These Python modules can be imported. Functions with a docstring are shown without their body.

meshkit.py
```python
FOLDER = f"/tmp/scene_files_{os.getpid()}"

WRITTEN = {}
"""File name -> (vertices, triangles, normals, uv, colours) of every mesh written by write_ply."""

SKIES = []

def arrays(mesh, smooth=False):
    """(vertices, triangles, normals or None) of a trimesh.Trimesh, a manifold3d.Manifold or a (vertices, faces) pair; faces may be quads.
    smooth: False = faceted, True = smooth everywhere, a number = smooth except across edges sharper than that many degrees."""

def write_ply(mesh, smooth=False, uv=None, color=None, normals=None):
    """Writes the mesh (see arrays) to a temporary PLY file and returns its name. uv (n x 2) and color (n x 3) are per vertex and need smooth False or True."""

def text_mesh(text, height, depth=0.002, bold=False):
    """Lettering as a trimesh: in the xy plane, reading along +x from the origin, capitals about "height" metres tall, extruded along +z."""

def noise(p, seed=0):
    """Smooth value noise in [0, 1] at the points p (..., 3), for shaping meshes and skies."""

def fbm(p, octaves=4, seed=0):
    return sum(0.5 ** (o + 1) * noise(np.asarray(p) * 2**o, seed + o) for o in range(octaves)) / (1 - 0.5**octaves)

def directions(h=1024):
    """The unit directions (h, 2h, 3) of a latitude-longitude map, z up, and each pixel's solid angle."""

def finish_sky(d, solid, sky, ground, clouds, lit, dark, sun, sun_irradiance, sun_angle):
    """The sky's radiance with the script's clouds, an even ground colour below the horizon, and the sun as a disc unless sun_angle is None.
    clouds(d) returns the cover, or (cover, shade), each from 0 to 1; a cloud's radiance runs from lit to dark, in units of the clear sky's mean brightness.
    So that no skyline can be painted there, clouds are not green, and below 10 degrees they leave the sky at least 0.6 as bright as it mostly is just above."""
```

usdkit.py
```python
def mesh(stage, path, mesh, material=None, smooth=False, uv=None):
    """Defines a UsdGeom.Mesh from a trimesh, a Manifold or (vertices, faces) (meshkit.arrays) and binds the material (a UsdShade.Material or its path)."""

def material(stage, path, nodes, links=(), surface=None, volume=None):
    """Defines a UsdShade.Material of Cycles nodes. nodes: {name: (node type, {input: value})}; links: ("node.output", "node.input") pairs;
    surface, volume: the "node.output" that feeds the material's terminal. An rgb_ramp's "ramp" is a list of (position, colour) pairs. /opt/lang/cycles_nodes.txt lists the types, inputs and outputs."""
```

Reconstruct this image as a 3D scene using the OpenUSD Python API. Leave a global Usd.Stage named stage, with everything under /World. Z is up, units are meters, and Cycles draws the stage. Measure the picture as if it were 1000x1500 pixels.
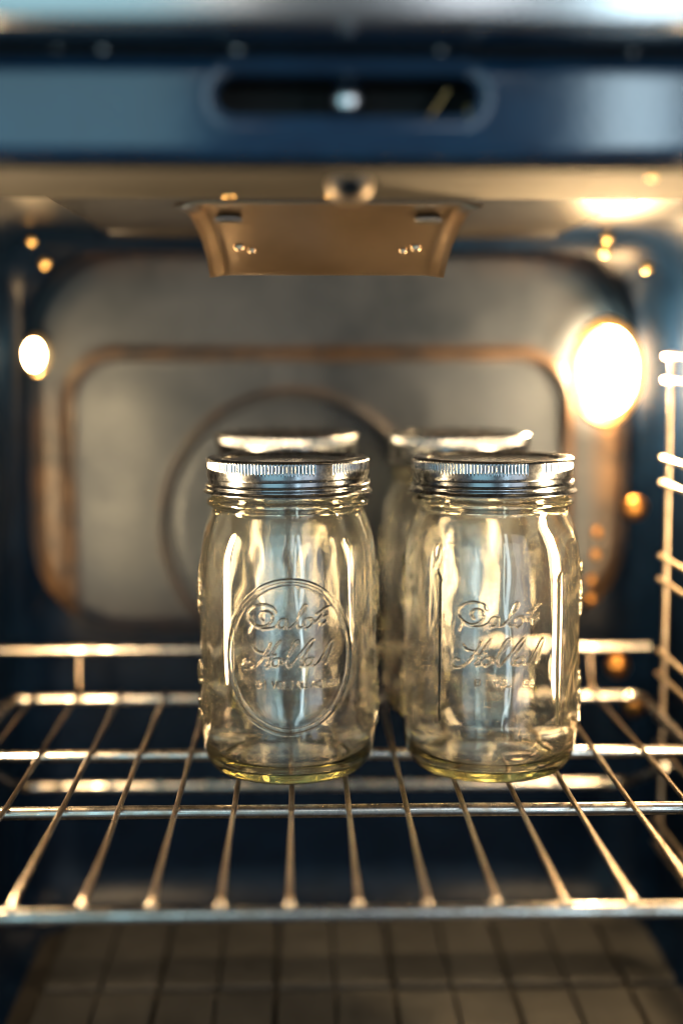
import math
import numpy as np, trimesh, manifold3d as m3, usdkit, meshkit
from scipy.spatial import cKDTree
from shapely import geometry as sg
from pxr import Usd, UsdGeom, UsdLux, UsdShade, Gf, Sdf, Vt

stage = Usd.Stage.CreateInMemory()
UsdGeom.SetStageUpAxis(stage, "Z")
UsdGeom.SetStageMetersPerUnit(stage, 1.0)
UsdGeom.Xform.Define(stage, "/World")
PI = math.pi

# ---------------------------------------------------------------- camera (50 mm lens, portrait 24x36 frame)
cam = UsdGeom.Camera.Define(stage, "/World/camera")
yaw, pit = math.atan(59 / 2083), math.atan(239 / 2083)
fw = np.array([math.sin(yaw) * math.cos(pit), math.cos(yaw) * math.cos(pit), -math.sin(pit)])
rt = np.array([math.cos(yaw), -math.sin(yaw), 0.0])
up = np.cross(rt, fw)
M = np.eye(4)
M[0, :3], M[1, :3], M[2, :3], M[3, :3] = rt, up, -fw, (0, 0, 0.23)
UsdGeom.Xformable(cam).AddTransformOp().Set(Gf.Matrix4d(*M.ravel().tolist()))
cam.CreateFocalLengthAttr(50.0)
cam.CreateHorizontalApertureAttr(24.0)
cam.CreateVerticalApertureAttr(36.0)
cam.CreateFStopAttr(1.9)
cam.CreateFocusDistanceAttr(0.735)
cam.CreateClippingRangeAttr(Gf.Vec2f(0.01, 100.0))
cam.CreateExposureAttr(1.38)

# ---------------------------------------------------------------- light: kitchen room behind the camera, its windows, oven bulb and added glows (built with the oven)
usdkit.material(stage, "/World/Looks/room_light", {"b": ("background_shader", {"color": (0.80, 0.90, 1.0), "strength": 0.08})}, surface="b.background")
dome = UsdLux.DomeLight.Define(stage, "/World/room_glow")
UsdShade.MaterialBindingAPI.Apply(dome.GetPrim()).Bind(UsdShade.Material.Get(stage, "/World/Looks/room_light"))


def window_light(name, x0, x1, z0, z1, y, strength, col):
    """A kitchen window behind the photographer, shining into the oven (+y)."""
    l = UsdLux.RectLight.Define(stage, "/World/" + name)
    l.CreateWidthAttr(x1 - x0), l.CreateHeightAttr(z1 - z0)
    l.CreateIntensityAttr(strength), l.CreateColorAttr(Gf.Vec3f(*col)), l.CreateNormalizeAttr(False)
    x = UsdGeom.Xformable(l)
    x.AddTranslateOp().Set(Gf.Vec3d((x0 + x1) / 2, y, (z0 + z1) / 2))
    x.AddRotateXOp().Set(90.0)       # -z axis towards +y


window_light("window_light_wide", -1.60, -0.20, -0.70, 1.60, -1.6, 0.70, (0.46, 0.87, 1.0))
window_light("window_light_slit", -0.17, -0.11, 0.78, 1.60, -1.6, 2.2, (1.0, 0.93, 0.85))
window_light("window_light_pane", 0.24, 0.38, 0.80, 1.60, -1.6, 2.2, (0.85, 0.93, 1.0))
window_light("window_light_narrow", 0.55, 0.70, -0.70, 1.60, -1.6, 4.0, (0.66, 0.88, 1.0))
window_light("window_light_far", 0.95, 1.9, -0.70, 1.60, -1.6, 1.0, (0.85, 0.92, 1.0))

# ---------------------------------------------------------------- helpers
used = {}


def numbered(parent, name):
    k = used.get((parent, name), 0)
    used[(parent, name)] = k + 1
    return f"{parent}/{name}" + (f"_{k:03d}" if k else "")


def thing(name, label, cat, loc=(0, 0, 0), rotz=0.0, group=None):
    x = UsdGeom.Xform.Define(stage, numbered("/World", name))
    x.AddTranslateOp().Set(Gf.Vec3d(*loc))
    x.AddRotateZOp().Set(rotz)
    p = x.GetPrim()
    p.SetCustomDataByKey("label", label), p.SetCustomDataByKey("category", cat)
    if group:
        p.SetCustomDataByKey("group", group)
    return p


def obj(name, mesh, mat, parent, smooth=False, label=None, attrs=None):
    m = usdkit.mesh(stage, numbered(str(parent.GetPath()), name), mesh, mat, smooth=smooth)
    for k, a in (attrs or {}).items():
        UsdGeom.PrimvarsAPI(m).CreatePrimvar(k, Sdf.ValueTypeNames.FloatArray, "vertex").Set(Vt.FloatArray.FromNumpy(np.asarray(a, np.float32)))
    if label:
        m.GetPrim().SetCustomDataByKey("label", label)
    return m.GetPrim()


def part(name, parent):
    return UsdGeom.Xform.Define(stage, numbered(str(parent.GetPath()), name)).GetPrim()


def cat_(*ms):
    return trimesh.util.concatenate(list(ms))


def tube(pts, r, sides=14, closed=False, caps=True):
    p = np.asarray(pts, float)
    n = len(p)
    t = np.roll(p, -1, 0) - np.roll(p, 1, 0) if closed else np.gradient(p, axis=0)
    t /= np.linalg.norm(t, axis=1, keepdims=True)
    a = np.cross(t[0], [0, 0, 1.0] if abs(t[0][2]) < 0.9 else [1.0, 0, 0])
    A = []
    for k in range(n):
        a = a - t[k] * (a @ t[k])
        a /= np.linalg.norm(a)
        A.append(a)
    A = np.array(A)
    B = np.cross(t, A)
    ang = np.arange(sides) * 2 * PI / sides
    rr = np.broadcast_to(r, (n,))[:, None, None]
    v = (p[:, None] + rr * (np.cos(ang)[None, :, None] * A[:, None] + np.sin(ang)[None, :, None] * B[:, None])).reshape(-1, 3)
    m = n if closed else n - 1
    i, j = np.meshgrid(np.arange(m), np.arange(sides), indexing="ij")
    q = np.stack([i * sides + j, i * sides + (j + 1) % sides, ((i + 1) % n) * sides + (j + 1) % sides, ((i + 1) % n) * sides + j], -1).reshape(-1, 4)
    f = np.vstack([q[:, [0, 1, 2]], q[:, [0, 2, 3]]])
    if caps and not closed:
        v = np.vstack([v, p[:1], p[-1:]])
        j = np.arange(sides)
        f = np.vstack([f, np.stack([(j + 1) % sides, j, np.full(sides, n * sides)], 1), np.stack([(n - 1) * sides + j, (n - 1) * sides + (j + 1) % sides, np.full(sides, n * sides + 1)], 1)])
    return trimesh.Trimesh(v, f, process=False)


def spline(pts, n=12, closed=False):
    """Catmull-Rom through the points."""
    p = np.asarray(pts, float)
    p = np.vstack([p[-1:], p, p[:2]]) if closed else np.vstack([2 * p[0] - p[1], p, 2 * p[-1] - p[-2]])
    t = np.linspace(0, 1, n, endpoint=False)[:, None]
    out = [0.5 * (2 * b + (c - a) * t + (2 * a - 5 * b + 4 * c - d) * t**2 + (3 * b - a - 3 * c + d) * t**3) for a, b, c, d in zip(p[:-3], p[1:-2], p[2:-1], p[3:])]
    if not closed:
        out.append(p[-2:-1])
    return np.vstack(out)


def fillet(pts, r, n=7):
    """A polyline with its inner corners rounded."""
    p = [np.asarray(x, float) for x in pts]
    out = [p[0]]
    for a, b, c in zip(p[:-2], p[1:-1], p[2:]):
        k = min(r, np.linalg.norm(a - b) * 0.49, np.linalg.norm(c - b) * 0.49)
        u, w = b + (a - b) / np.linalg.norm(a - b) * k, b + (c - b) / np.linalg.norm(c - b) * k
        out += [(1 - s) ** 2 * u + 2 * s * (1 - s) * b + s * s * w for s in np.linspace(0, 1, n)]
    return np.array(out + [p[-1]])


def revolve(profile, n=96):
    """Closed surface of revolution about z from (r, z) points; ends on the axis are closed."""
    p = np.asarray(profile, float)
    ang = np.arange(n) * 2 * PI / n
    v = np.stack([p[:, 0, None] * np.cos(ang), p[:, 0, None] * np.sin(ang), np.broadcast_to(p[:, 1, None], (len(p), n))], -1).reshape(-1, 3)
    i, j = np.meshgrid(np.arange(len(p) - 1), np.arange(n), indexing="ij")
    q = np.stack([i * n + j, i * n + (j + 1) % n, (i + 1) * n + (j + 1) % n, (i + 1) * n + j], -1).reshape(-1, 4)
    return trimesh.Trimesh(v, np.vstack([q[:, [0, 1, 2]], q[:, [0, 2, 3]]]), process=False)


def box(x0, x1, y0, y1, z0, z1, c=0.0):
    """A box; c > 0 rounds its edges."""
    if c <= 0:
        return trimesh.creation.box(bounds=[[x0, y0, z0], [x1, y1, z1]])
    s = m3.Manifold.sphere(c, 12)
    hull = m3.Manifold.batch_hull([s.translate((x, y, z)) for x in (x0 + c, x1 - c) for y in (y0 + c, y1 - c) for z in (z0 + c, z1 - c)])
    k = hull.to_mesh()
    return trimesh.Trimesh(k.vert_properties[:, :3], k.tri_verts)


def from_m3(mf):
    k = mf.to_mesh()
    return trimesh.Trimesh(k.vert_properties[:, :3], k.tri_verts)


def move(m, d, R=None):
    m = m.copy()
    if R is not None:
        m.apply_transform(R)
    m.apply_translation(d)
    return m


def rot(axis, deg):
    return trimesh.transformations.rotation_matrix(math.radians(deg), axis)


def rounded_rect(x0, x1, z0, z1, r, n=16, per_side=30):
    """Closed loop of (x, z) points, counter-clockwise."""
    out = []
    for cx, cz, a0 in ((x1 - r, z0 + r, -90), (x1 - r, z1 - r, 0), (x0 + r, z1 - r, 90), (x0 + r, z0 + r, 180)):
        a = np.radians(np.linspace(a0, a0 + 90, n))
        out.append(np.stack([cx + r * np.cos(a), cz + r * np.sin(a)], 1))
    out = np.vstack(out)
    ring = sg.LinearRing(out)
    return np.array([ring.interpolate(t, normalized=True).coords[0] for t in np.arange(4 * per_side + 4 * n) / (4 * per_side + 4 * n)])


def sd_rr(x, z, x0, x1, z0, z1, r):
    """Signed distance to a rounded rectangle (negative inside)."""
    qx = np.abs(x - (x0 + x1) / 2) - (x1 - x0) / 2 + r
    qz = np.abs(z - (z0 + z1) / 2) - (z1 - z0) / 2 + r
    return np.hypot(np.maximum(qx, 0), np.maximum(qz, 0)) + np.minimum(np.maximum(qx, qz), 0) - r


# ---------------------------------------------------------------- materials
L = "/World/Looks/"


def mat(name, nodes, links=(), surface="p.BSDF", volume=None):
    return usdkit.material(stage, L + name, nodes, links, surface=surface, volume=volume)


POS = ("geometry", {})
navy = mat("navy_enamel", {
    "g": POS, "n": ("noise_texture", {"scale": 60.0, "detail": 5.0}),
    "r": ("rgb_ramp", {"ramp": [(0.3, (0.001, 0.022, 0.055)), (0.7, (0.002, 0.034, 0.078))]}),
    "f": ("noise_texture", {"scale": 420.0, "detail": 2.0}), "b": ("bump", {"strength": 0.06, "distance": 0.0006}),
    "p": ("principled_bsdf", {"roughness": 0.10, "ior": 1.65})},
    [("g.position", "n.vector"), ("g.position", "f.vector"), ("n.fac", "r.fac"), ("r.color", "p.base_color"), ("f.fac", "b.height"), ("b.normal", "p.normal")])
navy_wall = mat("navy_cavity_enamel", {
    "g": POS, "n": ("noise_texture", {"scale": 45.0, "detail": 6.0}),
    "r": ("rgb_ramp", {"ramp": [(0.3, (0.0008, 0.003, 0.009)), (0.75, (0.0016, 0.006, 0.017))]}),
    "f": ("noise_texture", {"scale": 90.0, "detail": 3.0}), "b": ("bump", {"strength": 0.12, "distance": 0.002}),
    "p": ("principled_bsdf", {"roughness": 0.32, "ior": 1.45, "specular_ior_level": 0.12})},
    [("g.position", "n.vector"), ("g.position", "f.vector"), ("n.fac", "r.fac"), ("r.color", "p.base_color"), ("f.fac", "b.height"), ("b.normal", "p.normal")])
panel_mat = mat("grey_back_enamel", {
    "g": POS, "n": ("noise_texture", {"scale": 14.0, "detail": 8.0, "roughness": 0.6}),
    "r": ("rgb_ramp", {"ramp": [(0.3, (0.010, 0.0130, 0.0185)), (0.72, (0.029, 0.036, 0.050))]}),
    "a": ("attribute", {"attribute": "stain"}),
    "sn": ("noise_texture", {"scale": 38.0, "detail": 6.0, "roughness": 0.7}),
    "sr": ("map_range", {"from_min": 0.30, "from_max": 0.62, "to_min": 0.35, "to_max": 1.0, "clamp": True}),
    "sm": ("math", {"math_type": "multiply", "use_clamp": True}),
    "sc": ("rgb_ramp", {"ramp": [(0.28, (0.17, 0.080, 0.010)), (0.58, (0.026, 0.015, 0.008))]}),
    "mx": ("mix_color", {}),
    "rr": ("map_range", {"from_min": 0.3, "from_max": 0.7, "to_min": 0.30, "to_max": 0.48, "clamp": True}),
    "f": ("noise_texture", {"scale": 160.0, "detail": 3.0}), "b": ("bump", {"strength": 0.10, "distance": 0.0015}),
    "ea": ("attribute", {"attribute": "rim"}), "me": ("mix_color", {"b": (0.003, 0.008, 0.018)}),  # navy stands in for shade along the edge
    "p": ("principled_bsdf", {"ior": 1.45, "metallic": 0.0, "specular_ior_level": 0.24, "specular_tint": (0.82, 0.92, 1.0)})},
    [("g.position", "n.vector"), ("g.position", "sn.vector"), ("g.position", "f.vector"), ("n.fac", "r.fac"), ("sn.fac", "sr.value"), ("a.fac", "sm.value1"), ("sr.result", "sm.value2"),
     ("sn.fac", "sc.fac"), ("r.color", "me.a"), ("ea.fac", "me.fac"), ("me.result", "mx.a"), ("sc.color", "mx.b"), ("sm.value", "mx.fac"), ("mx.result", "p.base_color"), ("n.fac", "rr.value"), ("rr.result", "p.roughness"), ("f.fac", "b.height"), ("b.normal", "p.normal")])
ceil_mat = mat("khaki_ceiling_enamel", {
    "g": POS, "n": ("noise_texture", {"scale": 26.0, "detail": 7.0, "roughness": 0.65}),
    "r": ("rgb_ramp", {"ramp": [(0.28, (0.007, 0.005, 0.0035)), (0.5, (0.014, 0.012, 0.010)), (0.75, (0.022, 0.020, 0.017))]}),
    "p": ("principled_bsdf", {"roughness": 0.18, "ior": 1.45, "specular_ior_level": 0.3})},
    [("g.position", "n.vector"), ("n.fac", "r.fac"), ("r.color", "p.base_color")])
flange_mat = mat("tan_flange_steel", {
    "g": POS, "mp": ("mapping", {"scale": (6.0, 90.0, 90.0)}), "n": ("noise_texture", {"scale": 3.0, "detail": 5.0}),
    "r": ("rgb_ramp", {"ramp": [(0.3, (0.009, 0.008, 0.006)), (0.7, (0.017, 0.0155, 0.0125))]}),
    "p": ("principled_bsdf", {"roughness": 0.8, "metallic": 0.0, "specular_ior_level": 0.10})},
    [("g.position", "mp.vector"), ("mp.vector", "n.vector"), ("n.fac", "r.fac"), ("r.color", "p.base_color")])
shield_mat = mat("tan_shield_steel", {
    "g": POS, "mp": ("mapping", {"scale": (1.0, 1.0, 1.0)}), "n": ("noise_texture", {"scale": 30.0, "detail": 4.0}),
    "r": ("rgb_ramp", {"ramp": [(0.3, (0.33, 0.235, 0.15)), (0.7, (0.41, 0.30, 0.20))]}),
    "p": ("principled_bsdf", {"roughness": 0.24, "metallic": 0.95})},
    [("g.position", "mp.vector"), ("mp.vector", "n.vector"), ("n.fac", "r.fac"), ("r.color", "p.base_color")])
steel = mat("brushed_control_steel", {
    "g": POS, "mp": ("mapping", {"scale": (4.0, 300.0, 300.0)}), "n": ("noise_texture", {"scale": 4.0, "detail": 4.0}), "t": ("tangent", {"direction_type": "radial", "axis": "x"}),
    "r": ("map_range", {"from_min": 0.3, "from_max": 0.7, "to_min": 0.12, "to_max": 0.17, "clamp": True}),
    "b": ("bump", {"strength": 0.08, "distance": 0.0004}),
    "p": ("principled_bsdf", {"base_color": (0.30, 0.30, 0.30), "metallic": 1.0})},
    [("g.position", "mp.vector"), ("mp.vector", "n.vector"), ("n.fac", "r.value"), ("r.result", "p.roughness"), ("n.fac", "b.height"), ("b.normal", "p.normal"), ("t.tangent", "p.tangent")])
chrome = mat("rack_wire_chrome", {
    "g": POS, "n": ("noise_texture", {"scale": 130.0, "detail": 5.0}),
    "r": ("rgb_ramp", {"ramp": [(0.3, (0.30, 0.25, 0.20)), (0.6, (0.48, 0.455, 0.42))]}),
    "q": ("map_range", {"from_min": 0.3, "from_max": 0.7, "to_min": 0.30, "to_max": 0.16, "clamp": True}),
    "b": ("bump", {"strength": 0.10, "distance": 0.0006}),
    "p": ("principled_bsdf", {"metallic": 1.0})},
    [("g.position", "n.vector"), ("n.fac", "r.fac"), ("r.color", "p.base_color"), ("n.fac", "q.value"), ("q.result", "p.roughness"), ("n.fac", "b.height"), ("b.normal", "p.normal")])
rod_mat = mat("rack_rod_bronzed", {
    "g": POS, "n": ("noise_texture", {"scale": 90.0, "detail": 5.0}),
    "r": ("rgb_ramp", {"ramp": [(0.3, (0.20, 0.14, 0.09)), (0.65, (0.31, 0.25, 0.20))]}),
    "p": ("principled_bsdf", {"metallic": 1.0, "roughness": 0.23})},
    [("g.position", "n.vector"), ("n.fac", "r.fac"), ("r.color", "p.base_color")])
support_mat = mat("side_support_wire", {
    "g": POS, "n": ("noise_texture", {"scale": 110.0, "detail": 4.0}),
    "r": ("rgb_ramp", {"ramp": [(0.3, (0.28, 0.21, 0.14)), (0.7, (0.42, 0.35, 0.27))]}),
    "p": ("principled_bsdf", {"metallic": 0.85, "roughness": 0.34})},
    [("g.position", "n.vector"), ("n.fac", "r.fac"), ("r.color", "p.base_color")])
band_mat = mat("zinc_band_metal", {
    "n": ("noise_texture", {"scale": 260.0, "detail": 4.0}), "tc": ("texture_coordinate", {}),
    "q": ("map_range", {"from_min": 0.3, "from_max": 0.7, "to_min": 0.18, "to_max": 0.26, "clamp": True}),
    "p": ("principled_bsdf", {"base_color": (0.205, 0.22, 0.235), "metallic": 1.0})},
    [("tc.object", "n.vector"), ("n.fac", "q.value"), ("q.result", "p.roughness")])
lid_mat = mat("lid_disc_metal", {"p": ("principled_bsdf", {"base_color": (0.62, 0.60, 0.55), "metallic": 1.0, "roughness": 0.17})})
screw_mat = mat("bright_screw_steel", {"p": ("principled_bsdf", {"base_color": (0.70, 0.70, 0.70), "metallic": 1.0, "roughness": 0.22})})
brass_mat = mat("heat_browned_screw", {"p": ("principled_bsdf", {"base_color": (0.62, 0.40, 0.16), "metallic": 1.0, "roughness": 0.25})})
amber_mat = mat("amber_glint_metal", {"p": ("principled_bsdf", {"base_color": (0.28, 0.13, 0.035), "metallic": 1.0, "roughness": 0.34})})
black = mat("black_recess", {"p": ("principled_bsdf", {"base_color": (0.006, 0.005, 0.004), "roughness": 0.6})})
gasket = mat("black_seal_rubber", {"p": ("principled_bsdf", {"base_color": (0.010, 0.011, 0.014), "roughness": 0.4})})
slab_mats = [mat(f"tan_slab_{w}", {
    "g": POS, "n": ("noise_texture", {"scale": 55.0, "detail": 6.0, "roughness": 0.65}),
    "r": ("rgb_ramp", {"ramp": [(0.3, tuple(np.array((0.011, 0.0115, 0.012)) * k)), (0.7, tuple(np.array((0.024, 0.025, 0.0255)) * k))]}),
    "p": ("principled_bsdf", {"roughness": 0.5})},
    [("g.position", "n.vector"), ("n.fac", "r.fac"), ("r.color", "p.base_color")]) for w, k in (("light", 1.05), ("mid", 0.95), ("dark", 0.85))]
glass = mat("jar_glass", {
    "p": ("glass_bsdf", {"color": (1.0, 1.0, 1.0), "roughness": 0.0, "IOR": 1.55}), "t": ("translucent_bsdf", {"color": (0.98, 0.92, 0.74)}), "m": ("mix_closure", {"fac": 0.008}),
    "v": ("absorption_volume", {"color": (0.945, 0.955, 0.45), "density": 20.0})},
    [("p.BSDF", "m.closure1"), ("t.BSDF", "m.closure2")], surface="m.closure", volume="v.volume")
bulb_mat = mat("glowing_bulb", {"e": ("emission", {"color": (1.0, 0.66, 0.32), "strength": 320.0})}, surface="e.emission")
ceiling_glint_mat = mat("ceiling_glint_glow", {"e": ("emission", {"color": (1.0, 0.70, 0.38), "strength": 1.5})}, surface="e.emission")
added_side_glow = mat("added_side_light_glow", {"e": ("emission", {"color": (1.0, 0.70, 0.38), "strength": 62.0})}, surface="e.emission")
reflection_glow = mat("small_reflection_glow", {"e": ("emission", {"color": (1.0, 0.64, 0.28), "strength": 36.0})}, surface="e.emission")

# ---------------------------------------------------------------- the oven: liner, back panel, ceiling, floor
XL, XR, ZB, ZT, YF, YB = -0.207, 0.260, -0.196, 0.310, 0.556, 1.030
oven = thing("oven", "open navy blue enamelled oven with glowing lamp and added lights that holds the wire rack and jars", "oven")


def liner():
    rows, rf = [], 0.045
    secs = [(YF, 0.0), (0.75, 0.0), (YB - rf, 0.0)] + [(YB - rf + rf * math.sin(a), rf - rf * math.cos(a)) for a in np.linspace(0.15, PI / 2, 9)]
    for y, d in secs:
        loop = rounded_rect(XL + d, XR - d, ZB + d, ZT - d, max(0.036 - 0.3 * d, 0.018))
        rows.append(np.column_stack([loop[:, 0], np.full(len(loop), y), loop[:, 1]]))
    n = len(rows[0])
    inner = np.vstack(rows)
    c = inner[-n:].mean(0)
    v = np.vstack([inner, c[None]])
    k = len(rows)
    i, j = np.meshgrid(np.arange(k - 1), np.arange(n), indexing="ij")
    q = np.stack([i * n + j, i * n + (j + 1) % n, (i + 1) * n + (j + 1) % n, (i + 1) * n + j], -1).reshape(-1, 4)
    f = np.vstack([q[:, [0, 2, 1]], q[:, [0, 3, 2]]])
    j = np.arange(n)
    f = np.vstack([f, np.stack([(k - 1) * n + j, np.full(n, len(v) - 1), (k - 1) * n + (j + 1) % n], 1)])
    return trimesh.Trimesh(v, f, process=False)


obj("cavity_liner", liner(), navy_wall, oven, smooth=40)
# outer casing (kept clear of the liner)
obj("outer_casing", cat_(box(XL - 0.03, XR + 0.03, YB + 0.012, YB + 0.024, ZB - 0.03, ZT + 0.04), box(XL - 0.03, XL - 0.018, YF + 0.004, YB + 0.012, ZB - 0.03, ZT + 0.04),
                         box(XR + 0.018, XR + 0.03, YF + 0.004, YB + 0.012, ZB - 0.03, ZT + 0.04), box(XL - 0.018, XR + 0.018, YF + 0.004, YB + 0.012, ZT + 0.028, ZT + 0.04),
                         box(XL - 0.018, XR + 0.018, YF + 0.004, YB + 0.012, ZB - 0.03, ZB - 0.018)), black, oven)

# pressed grey back panel: rounded-rectangle bead and fan ring
PX0, PX1, PZ0, PZ1, PY = -0.194, 0.236, 0.026, 0.303, 1.012
BX0, BX1, BZ1 = -0.164, 0.190, 0.226


def smooth01(t):
    t = np.clip(t, 0, 1)
    return t * t * (3 - 2 * t)


def back_panel():
    loop = rounded_rect(PX0, PX1, PZ0, PZ1, 0.072, n=40, per_side=70)
    c = np.array([(PX0 + PX1) / 2, (PZ0 + PZ1) / 2])
    n, rings = len(loop), 170
    s = np.linspace(1, 0, rings, endpoint=False)
    P = np.concatenate([c + (loop - c) * k for k in s] + [c[None]])
    x, z = P[:, 0], P[:, 1]
    d = sd_rr(x, z, BX0, BX1, -0.2, BZ1, 0.035)
    rc = np.hypot(x + 0.0055, z - 0.106)
    h = 0.0040 * np.exp(-((d) / 0.0034) ** 2) - 0.0015 * smooth01(-d / 0.010 + 0.3)
    h += 0.0034 * np.exp(-((rc - 0.092) / 0.0028) ** 2) + 0.0007 * smooth01((0.087 - rc) / 0.008) + 0.0012 * np.exp(-((rc - 0.045) / 0.004) ** 2)
    h += 0.0006 * (meshkit.fbm(np.column_stack([x * 16, z * 16, 0 * x]), 2) - 0.5)
    e = sd_rr(x, z, PX0, PX1, PZ0, PZ1, 0.072)
    h -= 0.004 * smooth01(1 + e / 0.012)          # rolled rim
    y = PY - h
    stain = 0.6 * np.exp(-((d - 0.001) / 0.0050) ** 2)
    stain += 0.95 * np.exp(-((x - BX0 + 0.015) / 0.011) ** 2) * smooth01((0.215 - z) / 0.06) + 1.0 * np.exp(-((x - BX1 - 0.030) / 0.011) ** 2) * smooth01((0.24 - z) / 0.06)
    stain += 0.3 * np.exp(-((rc - 0.0955) / 0.0035) ** 2) + 0.5 * smooth01((z - 0.270) / 0.04) * smooth01(np.abs(x - 0.02) / 0.2) + 0.15 * smooth01((0.075 - z) / 0.05)
    edge_shade = smooth01(1 + sd_rr(x, z, PX0, PX1, PZ0 - 0.1, PZ1, 0.105) / 0.019) * 0.97  # soft shade of the outline and top corners painted as navy
    edge_shade = np.maximum(edge_shade, smooth01((0.085 - z) / 0.055) * 0.9)  # also darkens to navy towards the bottom
    v = np.column_stack([x, y, z])
    i, j = np.meshgrid(np.arange(rings - 1), np.arange(n), indexing="ij")
    q = np.stack([i * n + j, i * n + (j + 1) % n, (i + 1) * n + (j + 1) % n, (i + 1) * n + j], -1).reshape(-1, 4)
    f = np.vstack([q[:, [0, 1, 2]], q[:, [0, 2, 3]]])
    jj = np.arange(n)
    f = np.vstack([f, np.stack([(rings - 1) * n + jj, (rings - 1) * n + (jj + 1) % n, np.full(n, len(v) - 1)], 1)])
    rim = v[:n].copy()
    rim[:, 1] = YB - 0.001
    f = np.vstack([f, np.stack([jj + len(v), (jj + 1) % n + len(v), (jj + 1) % n], 1), np.stack([jj + len(v), (jj + 1) % n, jj], 1)])
    return trimesh.Trimesh(np.vstack([v, rim]), f, process=False), np.clip(np.concatenate([stain, stain[:n]]), 0, 1), np.concatenate([edge_shade, np.ones(n)])


bp, stain, edge_shade = back_panel()
obj("back_panel", bp, panel_mat, oven, smooth=True, attrs={"stain": stain, "rim": edge_shade}, label="grey back panel with brown burnt beads and round fan ring")

# ceiling: flat sheet inside the rounded top, front flange a step lower
obj("ceiling_panel", box(-0.128, 0.172, 0.664, YB - 0.03, ZT - 0.004, ZT - 0.001, 0.0008), ceil_mat, oven)
obj("ceiling_flange", cat_(box(XL + 0.004, XR - 0.004, 0.5580, 0.664, 0.2983, 0.3095, 0.002), box(XL - 0.04, XR + 0.04, 0.5455, 0.5595, 0.2970, 0.2994, 0.0008)), flange_mat, oven, smooth=40)
# two raised ribs across the ceiling
for y in (0.95,):
    obj("ceiling_rib", tube([(-0.125, y, ZT - 0.0035), (0.169, y, ZT - 0.0035)], 0.003, 10), ceil_mat, oven, smooth=40)

# floor: dark pan, added slabs whose gaps stand in for rack shadow lines
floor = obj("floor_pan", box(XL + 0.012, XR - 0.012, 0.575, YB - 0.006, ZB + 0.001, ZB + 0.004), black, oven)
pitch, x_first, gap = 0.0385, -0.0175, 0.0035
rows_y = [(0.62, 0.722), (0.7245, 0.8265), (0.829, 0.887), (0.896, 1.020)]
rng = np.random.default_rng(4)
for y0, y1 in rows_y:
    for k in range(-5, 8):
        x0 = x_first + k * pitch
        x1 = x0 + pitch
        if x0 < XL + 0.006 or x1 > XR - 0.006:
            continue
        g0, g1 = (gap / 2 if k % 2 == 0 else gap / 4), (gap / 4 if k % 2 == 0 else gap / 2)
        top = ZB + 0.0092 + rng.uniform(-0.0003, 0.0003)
        obj("floor_grid_slab", box(max(x0 + g0, XL + 0.012), min(x1 - g1, XR - 0.012), y0, y1, ZB + 0.0041, top, 0.0008), slab_mats[int(rng.integers(3))], floor, smooth=40)

# ---------------------------------------------------------------- front frame, slot, control panel
CX = 0.0175


def prism_x(profile, x0, x1):
    """(y, z) polygon extruded along x."""
    cs = m3.CrossSection([np.asarray(profile, float).tolist()])
    mf = m3.Manifold.extrude(cs, x1 - x0)
    A = np.array([[0, 0, 1, x0], [1, 0, 0, 0], [0, 1, 0, 0]], float)
    return mf.transform(A)


def rr_profile(y0, y1, z0, z1, r, n=8):
    return rounded_rect(y0, y1, z0, z1, r, n=n, per_side=2)


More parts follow.
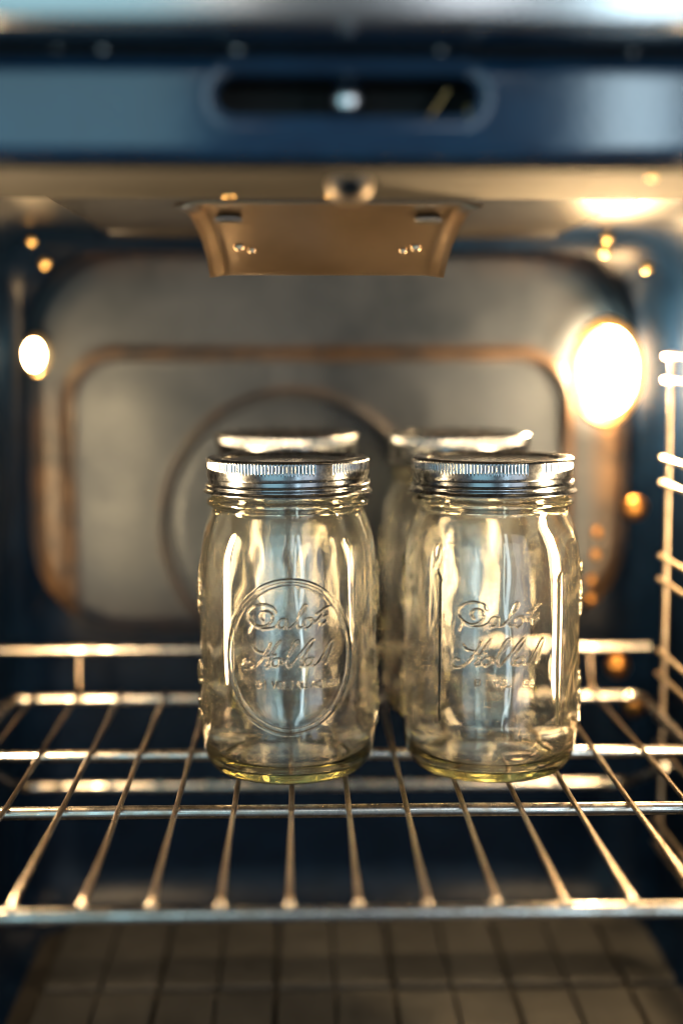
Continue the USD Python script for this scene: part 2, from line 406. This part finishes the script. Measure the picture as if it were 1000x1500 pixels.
slot = m3.CrossSection([rounded_rect(CX - 0.0495, CX + 0.0495, 0.3155, 0.3315, 0.0079, n=10, per_side=4).tolist()])
slot = m3.Manifold.extrude(slot, 0.1).transform(np.array([[1, 0, 0, 0], [0, 0, -1, 0.6], [0, 1, 0, 0]], float))
top_frame = prism_x(rr_profile(0.540, 0.5560, 0.2998, 0.3385, 0.0065), XL - 0.05, XR + 0.05) - slot
frame = obj("front_frame", from_m3(top_frame), navy, oven, smooth=35, label="navy enamel front frame with a stadium shaped slot")
for x0, x1 in ((XL - 0.05, XL - 0.002), (XR + 0.002, XR + 0.05)):
    obj("side_frame", box(x0, x1, 0.540, 0.556, ZB - 0.002, 0.2965, 0.006), navy, oven, smooth=40)
obj("bottom_frame", box(XL - 0.05, XR + 0.05, 0.540, 0.556, ZB - 0.05, ZB - 0.0025, 0.006), navy, oven, smooth=40)
loop = rounded_rect(CX - 0.0530, CX + 0.0530, 0.3118, 0.3348, 0.0114, n=24, per_side=12)
rim = tube(np.column_stack([loop[:, 0], np.full(len(loop), 0.5432), loop[:, 1]]), 0.0036, 16, closed=True)
obj("slot_rim", rim, navy, frame, smooth=True)
# dark latch recess behind the slot, with its roller and two tan metal arms
obj("latch_recess", cat_(box(CX - 0.055, CX + 0.055, 0.594, 0.597, 0.3115, 0.3355), box(CX - 0.055, CX + 0.055, 0.557, 0.594, 0.3340, 0.3355), box(CX - 0.055, CX + 0.055, 0.557, 0.594, 0.3115, 0.3130),
                         box(CX - 0.055, CX - 0.0535, 0.557, 0.594, 0.3130, 0.3340), box(CX + 0.0535, CX + 0.055, 0.557, 0.594, 0.3130, 0.3340)), black, oven)
roller = revolve([(0, -0.006), (0.0066, -0.006), (0.0078, -0.0045), (0.0079, 0.0), (0.0072, 0.0035), (0.0055, 0.0062), (0.003, 0.0076), (0, 0.0080)], 40)
obj("latch_roller", move(roller, (0.0178, 0.560, 0.3243), rot((1, 0, 0), 90)), screw_mat, oven, smooth=50)
obj("latch_arm", tube([(0.046, 0.580, 0.3140), (0.0585, 0.576, 0.3320)], 0.0011, 8), brass_mat, oven, smooth=40)
obj("latch_arm", tube(spline([(0.0600, 0.572, 0.3150), (0.0650, 0.572, 0.3175), (0.0663, 0.572, 0.3250)]), 0.0009, 8), brass_mat, oven, smooth=40)

panel = obj("control_panel", box(XL - 0.06, XR + 0.06, 0.497, 0.545, 0.3365 + 0.0035, 0.460, 0.003), steel, oven, smooth=40, label="brushed stainless steel control panel edge above the oven opening")
obj("upper_seal", box(XL - 0.055, XR + 0.055, 0.5460, 0.556, 0.3392, 0.350, 0.002), gasket, oven, smooth=40)


def screw(p, r, facing, m, parent, name="screw", recess=True):
    """A domed screw head with a recessed socket; facing: 'down', 'front', 'left', 'right'."""
    prof = [(0, -0.2), (1.0, -0.2), (1.0, 0.12), (0.92, 0.32), (0.72, 0.48), (0.45, 0.56)]
    prof += [(0.40, 0.50), (0.36, 0.18), (0, 0.14)] if recess else [(0.2, 0.60), (0, 0.61)]
    s = revolve(np.array(prof) * r, 28)
    R = {"down": rot((1, 0, 0), 180), "front": rot((1, 0, 0), 90), "left": rot((0, 1, 0), -90), "right": rot((0, 1, 0), 90)}[facing]
    return obj(name, move(s, p, R), m, parent, smooth=40)


washer = revolve([(0.0045, -0.001), (0.0088, -0.001), (0.0092, 0.0), (0.0088, 0.0012), (0.006, 0.0028), (0.0045, 0.0028), (0.0042, 0.001), (0.0045, -0.001)], 40)
obj("collar_washer", move(washer, (0.0198, 0.584, 0.2960), rot((1, 0, 0), 128)), support_mat, oven, smooth=40)
obj("collar_screw", move(revolve([(0, -0.003), (0.0044, -0.003), (0.0044, -0.0004), (0.0026, -0.0002), (0.0022, -0.0014), (0, -0.0014)], 32), (0.0198, 0.584, 0.2960), rot((1, 0, 0), 128)), gasket, oven, smooth=40)
for x, y, r in ((-0.032, 0.650, 0.0030), (0.0132, 0.650, 0.0024), (0.140, 0.575, 0.0022)):  # small heads added to catch glints along the flange
    screw((x, y, 0.2984), r, "down", brass_mat, oven, recess=False)
for x, z, r in ((-0.0235, 0.3412, 0.0021), (0.0525, 0.3412, 0.0018), (0.1245, 0.3415, 0.0022), (-0.073, 0.3410, 0.0017), (-0.09, 0.3412, 0.0015)):  # more heads added for glints in the dark gap
    screw((x, 0.5455, z), r, "front", screw_mat, oven, recess=False)

# heat shield hanging from the ceiling
def shield():
    n, mm = 60, 26
    u = np.linspace(-1, 1, n)
    t = np.linspace(0, 1, mm)
    prof = spline([(0.6665, 0.2968), (0.672, 0.2935), (0.684, 0.286), (0.698, 0.277), (0.710, 0.2695), (0.717, 0.2665), (0.722, 0.2680), (0.724, 0.2730)], 12)
    pt = np.array([prof[int(round(k * (len(prof) - 1)))] for k in t])
    half = 0.0562 + 0.0150 * (1 - t) ** 3.6 + 0.0022 * t ** 2
    V = np.stack([np.broadcast_to(CX - 0.0045 + half[:, None] * u[None], (mm, n)), np.broadcast_to(pt[:, :1], (mm, n)), np.broadcast_to(pt[:, 1:], (mm, n))], -1).copy()
    edge = smooth01((np.abs(u) - 0.84) / 0.16)
    V[..., 1] -= 0.0095 * edge[None] * (t[:, None] ** 0.6)          # side edges curl towards the front
    V[..., 2] -= 0.0015 * edge[None]
    a = V.reshape(-1, 3)
    b = a + np.array([0, 0.0008, 0.0012])
    i, j = np.meshgrid(np.arange(mm - 1), np.arange(n - 1), indexing="ij")
    q = np.stack([i * n + j, i * n + j + 1, (i + 1) * n + j + 1, (i + 1) * n + j], -1).reshape(-1, 4)
    f1 = np.vstack([q[:, [0, 2, 1]], q[:, [0, 3, 2]]])
    N = len(a)
    bd = list(range(n)) + [k * n + n - 1 for k in range(1, mm)] + [(mm - 1) * n + k for k in range(n - 2, -1, -1)] + [k * n for k in range(mm - 2, 0, -1)]
    bd = np.array(bd)
    nx = np.roll(bd, -1)
    f = np.vstack([f1, f1[:, ::-1] + N, np.stack([bd, nx, nx + N], 1), np.stack([bd, nx + N, bd + N], 1)])
    return trimesh.Trimesh(np.vstack([a, b]), f, process=False)


sh = obj("heat_shield", shield(), shield_mat, oven, smooth=40, label="tan bent metal heat shield under the oven ceiling")
for s in (-1, 1):
    x = CX - 0.0045 + s * 0.0465
    obj("mount_slot", box(x - 0.0062, x + 0.0062, 0.6730, 0.6765, 0.2885, 0.2918, 0.0012), black, sh, smooth=40)
    obj("mount_clip", cat_(tube([(x - 0.006, 0.6722, 0.2898), (x - 0.002, 0.6712, 0.2905), (x + 0.002, 0.6712, 0.2905), (x + 0.006, 0.6722, 0.2898)], 0.0007, 8)), screw_mat, sh, smooth=40)
    screw((x + s * -0.004, 0.6945, 0.2790), 0.0026, "front", shield_mat, sh, name="rivet", recess=False)
    screw((x + s * -0.010, 0.6965, 0.2775), 0.0020, "front", shield_mat, sh, name="rivet", recess=False)

# lamp, and glowing stand-ins for its reflections
def lamp(p, rx, ry, rz, bm, name_mat):
    l = part("oven_lamp_glow", oven)
    ring = revolve([(1.05, -0.3), (1.45, -0.3), (1.5, 0.1), (1.4, 0.45), (1.15, 0.5), (1.05, 0.2), (1.05, -0.3)], 48)
    R = rot((1, 0, 0), 90)
    ring.apply_transform(R)
    ring.apply_scale((rx, 0.012, rz))
    obj("lamp_ring", move(ring, (p[0], p[1] + 0.012, p[2])), name_mat, l, smooth=40)
    b = trimesh.creation.icosphere(4, 1.0)
    b.apply_scale((rx, ry, rz))
    obj("bulb", move(b, p), bm, l, smooth=True)
    return l


lamp((0.2135, 0.985, 0.2145), 0.0175, 0.016, 0.0260, bulb_mat, brass_mat)
lamp((-0.1835, 0.990, 0.2260), 0.0064, 0.009, 0.0100, reflection_glow, brass_mat)  # left glow: the right lamp's reflection, built as a small bulb
cl = part("ceiling_glint", oven)  # glowing disc stands in for the lamp's reflection on the ceiling
obj("bulb", move(revolve([(0, -0.0008), (0.0070, -0.0004), (0.0110, 0.0008), (0.0125, 0.0028), (0.0125, 0.0072), (0, 0.0072)], 40), (0.151, 0.700, 0.3013)), ceiling_glint_mat, cl, smooth=50)
# two unseen tube lights added to streak the jars, upright on each side wall
for x, sg_ in ((XL + 0.002, 1), (XR - 0.002, -1)):
    l = part("added_side_light", oven)
    obj("side_light_base", box(min(x, x + sg_ * 0.006), max(x, x + sg_ * 0.006), 0.686, 0.734, 0.000, 0.230, 0.0025), steel, l, smooth=40)
    cap = np.array([(x + sg_ * 0.0062 + sg_ * 0.002, 0.710, z) for z in np.linspace(0.022, 0.208, 24)])
    rad = 0.0135 * np.sqrt(np.clip(1 - np.clip((np.abs(np.linspace(-1, 1, 24)) - 0.86) / 0.145, 0, 1) ** 2, 0.02, 1))
    obj("bulb", tube(cap + np.array([sg_ * 0.0125, 0, 0]), rad, 20), added_side_glow, l, smooth=50)
# dome studs added as amber lamp glints, low right and in upper corners
for x, y, z, r in ((0.2340, 0.9850, 0.1190, 0.0085), (0.2240, 0.9850, 0.0060, 0.0085), (0.2370, 0.9850, -0.0220, 0.0085)):
    screw((x, y, z), r, "front", amber_mat, oven, name="glint_stud", recess=False)
for x, y, z, r in ((-0.1740, 0.985, 0.2880, 0.0042), (-0.178, 0.960, 0.3010, 0.0035), (0.2060, 0.975, 0.2970, 0.0045), (0.2060, 0.965, 0.3050, 0.0040), (0.2250, 0.93, 0.2830, 0.0040)):
    screw((x, y, z), r, "front", brass_mat, oven, name="glint_stud", recess=False)
for x, z in ((0.2120, 0.0990), (0.2115, 0.0830), (0.2085, 0.0640), (0.2080, 0.0500)):
    screw((x, 1.006, z), 0.0034, "front", amber_mat, oven, name="glint_stud", recess=False)

# ---------------------------------------------------------------- oven rack
rack = thing("oven_rack", "chromed wire oven rack that carries the four glass jars", "oven rack", (0, 0, 0))
RX0, RX1 = -0.196, 0.231
RB, RR = 0.0033, 0.0015            # frame and rod radius; rods lie on top of the cross bars: z = 0 is the rods' top


def wob(pts, a, seed):
    p = np.asarray(pts, float)
    return p + a * (np.column_stack([meshkit.noise(p * 14 + 5 * k, seed + k) for k in range(3)]) - 0.5)


def line(a, b, n):
    return np.linspace(a, b, n)


zc = -2 * RR - RB + 0.0006
# the perimeter frame: front bar and side bars are one loop in look, kept as separate wires butted at the corners
obj("front_bar", tube(wob(fillet([(RX0, 0.62, zc), (RX0, 0.5745, zc), (RX1, 0.5745, zc), (RX1, 0.62, zc)], 0.016, 9), 0.0004, 1), 0.0029, 16), chrome, rack, smooth=50)
for x in (RX0, RX1):
    obj("side_bar", tube(wob(line((x, 0.6205, zc), (x, 0.9205, zc), 12), 0.0003, 3), RB, 14), chrome, rack, smooth=50)
for y, s in ((0.7075, 5), (0.8105, 6)):
    obj("cross_bar", tube(wob(line((RX0 + 0.003, y, zc), (RX1 - 0.003, y, zc), 22), 0.0006, s), RB * 1.05, 16), chrome, rack, smooth=50)
obj("rear_bar", tube(wob(fillet([(RX0, 0.921, zc), (RX0, 0.9450, zc), (RX1, 0.9450, zc), (RX1, 0.921, zc)], 0.012, 9), 0.0005, 8), RB, 16), chrome, rack, smooth=50)
obj("rear_stop_bar", tube(wob(line((XL + 0.0008, 0.9550, 0.0262), (RX1 + 0.008, 0.9550, 0.0262), 24), 0.0005, 9), 0.0029, 16), chrome, rack, smooth=50)
obj("lower_rear_bar", tube(wob(fillet([(RX0 + 0.002, 0.86, -0.030), (RX0 + 0.002, 0.9500, -0.0679), (RX1 - 0.004, 0.9500, -0.0679), (RX1 - 0.004, 0.86, -0.030)], 0.020, 9), 0.0005, 12), RB, 16), chrome, rack, smooth=50)
for k in range(-6, 9):
    x = -0.0055 + 0.029 * k
    if not RX0 + 0.004 < x < RX1 - 0.006:
        continue
    pts = fillet([(x, 0.5760, -RR - 0.0012), (x, 0.5815, -RR), (x, 0.9455, -RR)] + ([(x, 0.9518, 0.0235)] if k in (-5, 1, 7) else []), 0.020, 9)
    
    dense = np.vstack([np.linspace(a, b, max(2, int(np.linalg.norm(b - a) / 0.03)), endpoint=False) for a, b in zip(pts[:-1], pts[1:])] + [pts[-1:]])
    obj("rod", tube(wob(dense, 0.0010, 40 + k), RR, 10), rod_mat, rack, smooth=50)
    wv = trimesh.creation.icosphere(2, 0.0021)
    wv.apply_scale((1, 1.15, 0.8))
    obj("weld_tip", wv.apply_translation((x, 0.5763, -RR - 0.0010)), chrome, rack, smooth=True)
for k in range(12):
    x = -0.165 + k * 0.034
    obj("stub", tube([(x, 0.9475, -0.066), (x, 0.9445, -0.0655)], 0.0026, 10), rod_mat, rack, smooth=40)

# ---------------------------------------------------------------- wire side support on the right wall
sup = thing("rack_support", "wire side ladder with paired rails on the right wall of the oven", "rack support", (0, 0, 0))
SX = 0.2350
obj("upright", tube(wob(line((SX, 0.900, -0.100), (SX, 0.900, 0.2285), 24), 0.0006, 70), 0.0018, 12), support_mat, sup, smooth=50)
obj("upright", tube(line((SX, 0.600, -0.100), (SX, 0.600, 0.2285), 12), 0.0022, 12), support_mat, sup, smooth=50)
for z in (0.2255, 0.2105, 0.1600, 0.1445, 0.0970, 0.0815, 0.0345, 0.0195, -0.0105, -0.0270, -0.078, -0.094):
    obj("rail", tube(wob(line((SX - 0.0030, 0.905, z), (SX - 0.0030, 0.592, z), 14), 0.0005, int(1000 * (z + 1))), 0.0017, 12), support_mat, sup, smooth=50)

# ---------------------------------------------------------------- mason jars
JR = 0.0490


def capitals(text, x, z, h, gap=0.35):
    """Small block capitals as strokes. Returns polylines in metres."""
    G = {"B": ["00 02 32 41 30 00", "02 04 34 43 32"], "E": ["40 00 04 44", "02 32"], "I": ["20 24"], "V": ["04 20 44"], "O": ["10 01 03 14 34 43 41 30 10"], "L": ["04 00 40"], "A": ["00 24 40", "12 32"],
         "C": ["43 34 14 03 01 10 30 41"], "R": ["00 04 34 43 32 02", "22 40"], "S": ["01 10 30 41 32 12 03 14 34 43"], "T": ["04 44", "24 20"], "W": ["04 10 23 30 44"]}
    out, s = [], h / 4
    for ch in text:
        if ch in G:
            for st in G[ch]:
                out.append(np.array([(x + int(c[0]) * s * 0.75, z + int(c[1]) * s) for c in st.split()]))
        x += h * (0.75 + gap) if ch != " " else h * 0.5
    return out


# lettering, traced in a plane (units 0.099 mm, y down, about the ring's centre at 490, 500)
SCRIPT = [
    [(352, 308), (338, 288), (352, 262), (386, 264), (402, 292), (382, 326), (338, 340), (292, 320), (270, 282), (292, 242), (344, 222), (398, 234), (418, 262)],
    [(292, 322), (288, 348), (276, 374)], [(306, 338), (350, 352), (398, 346), (430, 328)],
    [(472, 302), (446, 300), (430, 326), (442, 348), (464, 338), (476, 304), (474, 336), (488, 346), (526, 312), (568, 256), (576, 228), (560, 232), (538, 282), (528, 326), (542, 346), (564, 336)],
    [(596, 300), (572, 300), (560, 328), (574, 350), (600, 334), (604, 302), (592, 298), (622, 320)],
    [(622, 320), (648, 290), (668, 246), (646, 312), (652, 334), (680, 314)], [(628, 276), (692, 238)], [(646, 300), (684, 284)],
    [(278, 528), (256, 524), (240, 546), (256, 570), (296, 562), (340, 522), (372, 470), (390, 428)], [(300, 448), (318, 472), (352, 480)],
    [(440, 414), (418, 442), (386, 500), (364, 544), (376, 554), (398, 538)], [(340, 508), (414, 488)],
    [(432, 508), (406, 514), (394, 538), (410, 553), (436, 540), (440, 512), (464, 522)],
    [(450, 538), (490, 488), (532, 428), (530, 412), (508, 432), (480, 500), (474, 538), (490, 550), (538, 492), (586, 430), (608, 410), (606, 436), (562, 500), (546, 540), (560, 550)],
    [(604, 508), (576, 514), (564, 538), (580, 552), (606, 530), (612, 508), (604, 540), (626, 546), (660, 500), (698, 430), (716, 424), (700, 478), (678, 540), (692, 526)],
]
SCRIPT = [spline(np.column_stack([(np.array(s)[:, 0] - 490), -(np.array(s)[:, 1] - 500)]) * 0.000099, 14) for s in SCRIPT]


def resample(pl, step=0.00012):
    out = []
    for a, b in zip(pl[:-1], pl[1:]):
        k = max(1, int(np.linalg.norm(b - a) / step))
        out.append(a + (b - a) * np.linspace(0, 1, k, endpoint=False)[:, None])
    return np.vstack(out + [pl[-1:]])


def relief(S, Z, ring):
    """Raised marks of the jar's outer wall: height in metres at arc position S (metres from the face) and height Z. ring: the mould with the oval ring, else the one with two bars."""
    Z = Z + 0.0135                                       # the marks sit low on the body
    S = S / 1.03
    H = np.zeros(S.shape)
    half = PI * JR
    P = np.column_stack([S.ravel(), Z.ravel()])

    def add(polys, w, edge, h):
        nonlocal H
        d = cKDTree(np.vstack([resample(np.asarray(p)) for p in polys])).query(P, distance_upper_bound=w + 2 * edge)[0].reshape(S.shape)
        H = np.maximum(H, h * (1 - smooth01((d - w) / edge + 0.5)))

    zc0 = 0.0845
    t = np.linspace(0, 2 * PI, 400)
    if ring:
        add([np.column_stack([0.0338 * np.cos(t), zc0 - 0.0005 + 0.0407 * np.sin(t)])], 0.00085, 0.0004, 0.0010)
        add([np.column_stack([0.0310 * np.cos(t), zc0 - 0.0005 + 0.0379 * np.sin(t)])], 0.00025, 0.0005, 0.00055)
    else:
        for s0 in (-0.0335, 0.0335):
            add([np.array([(s0, 0.0465), (s0, 0.1245)])], 0.0017, 0.0005, 0.0014)
            add([np.array([(s0 - 0.0020, 0.1225), (s0, 0.1265), (s0 + 0.0020, 0.1225)])], 0.0005, 0.0005, 0.0012)
    add([q * (1.0 if ring else 1.02) + np.array([0, zc0]) for q in SCRIPT], 0.00050, 0.00040, 0.00105)
    add(capitals("BI VOLIAL ACRES" if ring else "B I VOLUMES", -0.0172 if ring else -0.0130, zc0 - 0.0165, 0.0034, 0.16), 0.00026, 0.00035, 0.0007)
    # fruit clusters on the sides
    r = np.random.default_rng(11)
    for sgn in (-1, 1):
        for z0, z1 in ((0.100, 0.127), (0.040, 0.074)):
            for k in range(26):
                c = np.array([sgn * (half / 2) + r.uniform(-0.013, 0.013), r.uniform(z0, z1)])
                rad = r.uniform(0.0018, 0.0038)
                d = np.hypot(S - c[0], Z - c[1]) / rad
                H = np.maximum(H, 0.0020 * (rad / 0.0038) * np.sqrt(np.clip(1 - d * d, 0, 1)))
            add([spline([(sgn * half / 2 - 0.014, z0), (sgn * half / 2 - 0.004, (z0 + z1) / 2 + 0.004), (sgn * half / 2 + 0.010, z1)])], 0.0006, 0.0006, 0.0009)
    return H


def body_shape(theta):
    """Slightly squared cross-section."""
    return 1 - 0.014 * np.cos(4 * theta)


def grid_faces(rows, n, flip=False):
    i, j = np.meshgrid(np.arange(rows - 1), np.arange(n), indexing="ij")
    q = np.stack([i * n + j, i * n + (j + 1) % n, (i + 1) * n + (j + 1) % n, (i + 1) * n + j], -1).reshape(-1, 4)
    f = np.vstack([q[:, [0, 1, 2]], q[:, [0, 2, 3]]])
    return f[:, ::-1] if flip else f


def jar_glass_mesh(ring):
    n = 1280
    th = np.arange(n) * 2 * PI / n                      # 0 = the ring's face, which looks towards -y; grows towards +x
    low = spline([(0.0005, 0.0034), (0.012, 0.0033), (0.024, 0.0028), (0.0330, 0.0018), (0.0368, 0.0004), (0.0392, 0.0001), (0.0413, 0.0011), (0.0438, 0.0040), (0.0461, 0.0085), (0.0475, 0.0140), (0.0486, 0.0205), (0.0490, 0.0265)], 6)
    mid = np.column_stack([np.full(370, JR), np.linspace(0.0265, 0.108, 372)[1:-1]])
    hp = [(0.0490, 0.108), (0.0487, 0.1160), (0.0477, 0.1240), (0.0456, 0.1325), (0.0429, 0.1392), (0.0414, 0.1430), (0.0415, 0.1448), (0.0428, 0.1456), (0.0441, 0.1472), (0.0438, 0.1488), (0.0424, 0.1500), (0.0406, 0.1515), (0.0403, 0.156), (0.0402, 0.164), (0.0398, 0.1680), (0.0385, 0.1694), (0.0372, 0.1684)]
    high = np.vstack([spline(hp, 22)[:88], spline(hp, 5)[20:]])       # fine rows where the raised marks reach the shoulder
    prof = np.vstack([low, mid, high])
    R, Z = np.meshgrid(prof[:, 0], th, indexing="ij")[0], np.broadcast_to(prof[:, 1:], (len(prof), n)).copy()
    T = np.broadcast_to(th, Z.shape)
    wgt = smooth01((Z - 0.008) / 0.025) * smooth01((0.140 - Z) / 0.02)
    R = R * (1 + (body_shape(T) - 1) * wgt)
    S = ((T + PI) % (2 * PI) - PI) * JR
    win = (Z > 0.020) & (Z < 0.135)
    rows = np.where(win.any(1))[0]
    H = np.zeros(Z.shape)
    H[rows] = relief(S[rows], Z[rows], ring)
    ripple = meshkit.fbm(np.stack([np.sin(T) * 2.2, np.cos(T) * 2.2, Z * 22], -1), 2, 3) - 0.5
    R = R + H + 0.0005 * ripple * wgt
    V = np.stack([R * np.sin(T), -R * np.cos(T), Z], -1)
    outer = V.reshape(-1, 3)
    # inner wall, coarser
    ni = 320
    ti = np.arange(ni) * 2 * PI / ni
    pin = spline([(0.0372, 0.1684), (0.0366, 0.165), (0.0366, 0.150), (0.0372, 0.1440), (0.0394, 0.1385), (0.0424, 0.1312), (0.0444, 0.1235), (0.0453, 0.115), (0.0457, 0.102), (0.0458, 0.080), (0.0457, 0.060), (0.0456, 0.040), (0.0452, 0.026), (0.0436, 0.0160), (0.0402, 0.0097), (0.0345, 0.0068), (0.0220, 0.0066), (0.0080, 0.0069), (0.0005, 0.0069)], 7)
    Ti, Zi = np.broadcast_to(ti, (len(pin), ni)), np.broadcast_to(pin[:, 1:], (len(pin), ni)).copy()
    wi = smooth01((Zi - 0.012) / 0.03) * smooth01((0.140 - Zi) / 0.02)
    Ri = pin[:, :1] * (1 + (body_shape(Ti) - 1) * wi * 0.8)
    Ri = Ri + 0.0024 * (meshkit.fbm(np.stack([np.sin(Ti) * 1.9 + 7, np.cos(Ti) * 1.9, Zi * 16], -1), 3, 9) - 0.5) * wi
    inner = np.stack([Ri * np.sin(Ti), -Ri * np.cos(Ti), Zi], -1).reshape(-1, 3)
    f_out, f_in = grid_faces(len(prof), n), grid_faces(len(pin), ni)
    v = np.vstack([outer, inner])
    f = [f_out, f_in + len(outer)]
    # join the rim (960 to 320 points) and close the two poles
    o0, i0, k = (len(prof) - 1) * n, len(outer), n // ni
    a = np.arange(n)
    f.append(np.stack([o0 + a, o0 + (a + 1) % n, i0 + ((a + 1) // k) % ni], 1))
    b = np.arange(ni)
    f.append(np.stack([o0 + b * k + k - 1, i0 + (b + 1) % ni, i0 + b], 1))
    v = np.vstack([v, [(0, 0, 0.0034)], [(0, 0, 0.0069)]])
    f.append(np.stack([(a + 1) % n, a, np.full(n, len(v) - 2)], 1))
    e0 = len(outer) + (len(pin) - 1) * ni
    f.append(np.stack([e0 + b, e0 + (b + 1) % ni, np.full(ni, len(v) - 1)], 1))
    return trimesh.Trimesh(v, np.vstack(f), process=False)


def band_mesh():
    n = 1176
    th = np.arange(n) * 2 * PI / n
    out = [(0.0357, 0.1706), (0.0370, 0.1716), (0.0405, 0.1718), (0.0428, 0.1716), (0.0438, 0.1710), (0.0441, 0.1702)]
    out += [(0.0442, z) for z in np.linspace(0.1694, 0.1662, 5)] + [(0.0441, 0.1652), (0.0440, 0.1640), (0.0440, 0.1628), (0.0439, 0.1616)]
    out += [(0.0439, z) for z in np.linspace(0.1608, 0.1556, 18)] + [(0.0442, 0.1550), (0.0452, 0.1542), (0.0459, 0.1536), (0.0458, 0.1530), (0.0452, 0.1531)]
    inn = [(0.0442, 0.1538), (0.0436, 0.1550), (0.0432, 0.158), (0.0432, 0.1700), (0.0420, 0.1708), (0.0372, 0.1708), (0.0360, 0.1702), (0.0357, 0.1706)]
    prof = np.array(out + inn)
    R = np.broadcast_to(prof[:, :1], (len(prof), n)).copy()
    Z = np.broadcast_to(prof[:, 1:], (len(prof), n)).copy()
    T = np.broadcast_to((th + PI) % (2 * PI) - PI, Z.shape)
    is_out = np.zeros((len(prof), 1))
    is_out[: len(out)] = 1
    knurl = smooth01((Z - 0.1654) / 0.0007) * smooth01((0.1705 - Z) / 0.0007)
    R -= is_out * knurl * 0.00045 * (0.5 + 0.5 * np.clip(2.2 * np.cos(147 * T), -1, 1)) * (np.abs(T - 0.42) > 0.11)
    # the screw thread: a groove and a roll that slope round the band
    blend = smooth01((np.abs(T) - 2.6) / 0.5)
    zg = 0.1597 + 0.0034 * (T / (2 * PI)) * (1 - blend)
    wm = smooth01((Z - 0.1552) / 0.0006) * smooth01((0.1625 - Z) / 0.0006) * is_out
    R += wm * (-0.0019 * np.exp(-(((Z - zg) / 0.0010) ** 2)) + 0.0009 * np.exp(-(((Z - zg + 0.0027) / 0.0013) ** 2)))
    v = np.stack([R * np.sin(T), -R * np.cos(T), Z], -1).reshape(-1, 3)
    f = grid_faces(len(prof), n)
    return trimesh.Trimesh(v, f, process=False)


lid = revolve([(0.0, 0.1694), (0.0250, 0.1694), (0.0275, 0.1690), (0.0295, 0.1690), (0.0315, 0.1700), (0.0345, 0.1702), (0.0400, 0.1702), (0.0412, 0.1706)][::-1], 96)
lid_low = revolve([(0.0, 0.1696 - 0.0007), (0.0250, 0.1688), (0.0295, 0.1684), (0.0315, 0.1695), (0.0400, 0.1697), (0.0412, 0.1706)], 96)
lid = cat_(lid, lid_low)

JARS = [(-0.0074, 0.772, 1.5, True, "left front glass jar with an oval ring round raised script, zinc screw band on"),
        (0.1043, 0.772, -1.0, False, "right front glass jar with two upright bars beside raised script, zinc screw band on"),
        (-0.0094, 0.892, 186.0, False, "blurred glass jar standing directly behind the jar with the oval ring"),
        (0.0992, 0.892, 172.0, True, "blurred glass jar standing directly behind the jar with the two bars")]
made = {}
for x, y, rz, ring, lab in JARS:
    t = thing("mason_jar", lab, "jar", (x, y, 0.0003), rz, "glass jars standing on the oven rack")
    if ring not in made:
        made[ring] = t
        obj("glass_body", jar_glass_mesh(ring), glass, t, smooth=True)
        obj("screw_band", band_mesh(), band_mat, t, smooth=45)
        obj("lid_disc", lid, lid_mat, t, smooth=40)
    else:
        t.GetReferences().AddInternalReference(made[ring].GetPath())
        UsdGeom.Xformable(t).AddScaleOp().Set(Gf.Vec3f(1.0, 1.0, 1.035))
        t.SetInstanceable(True)
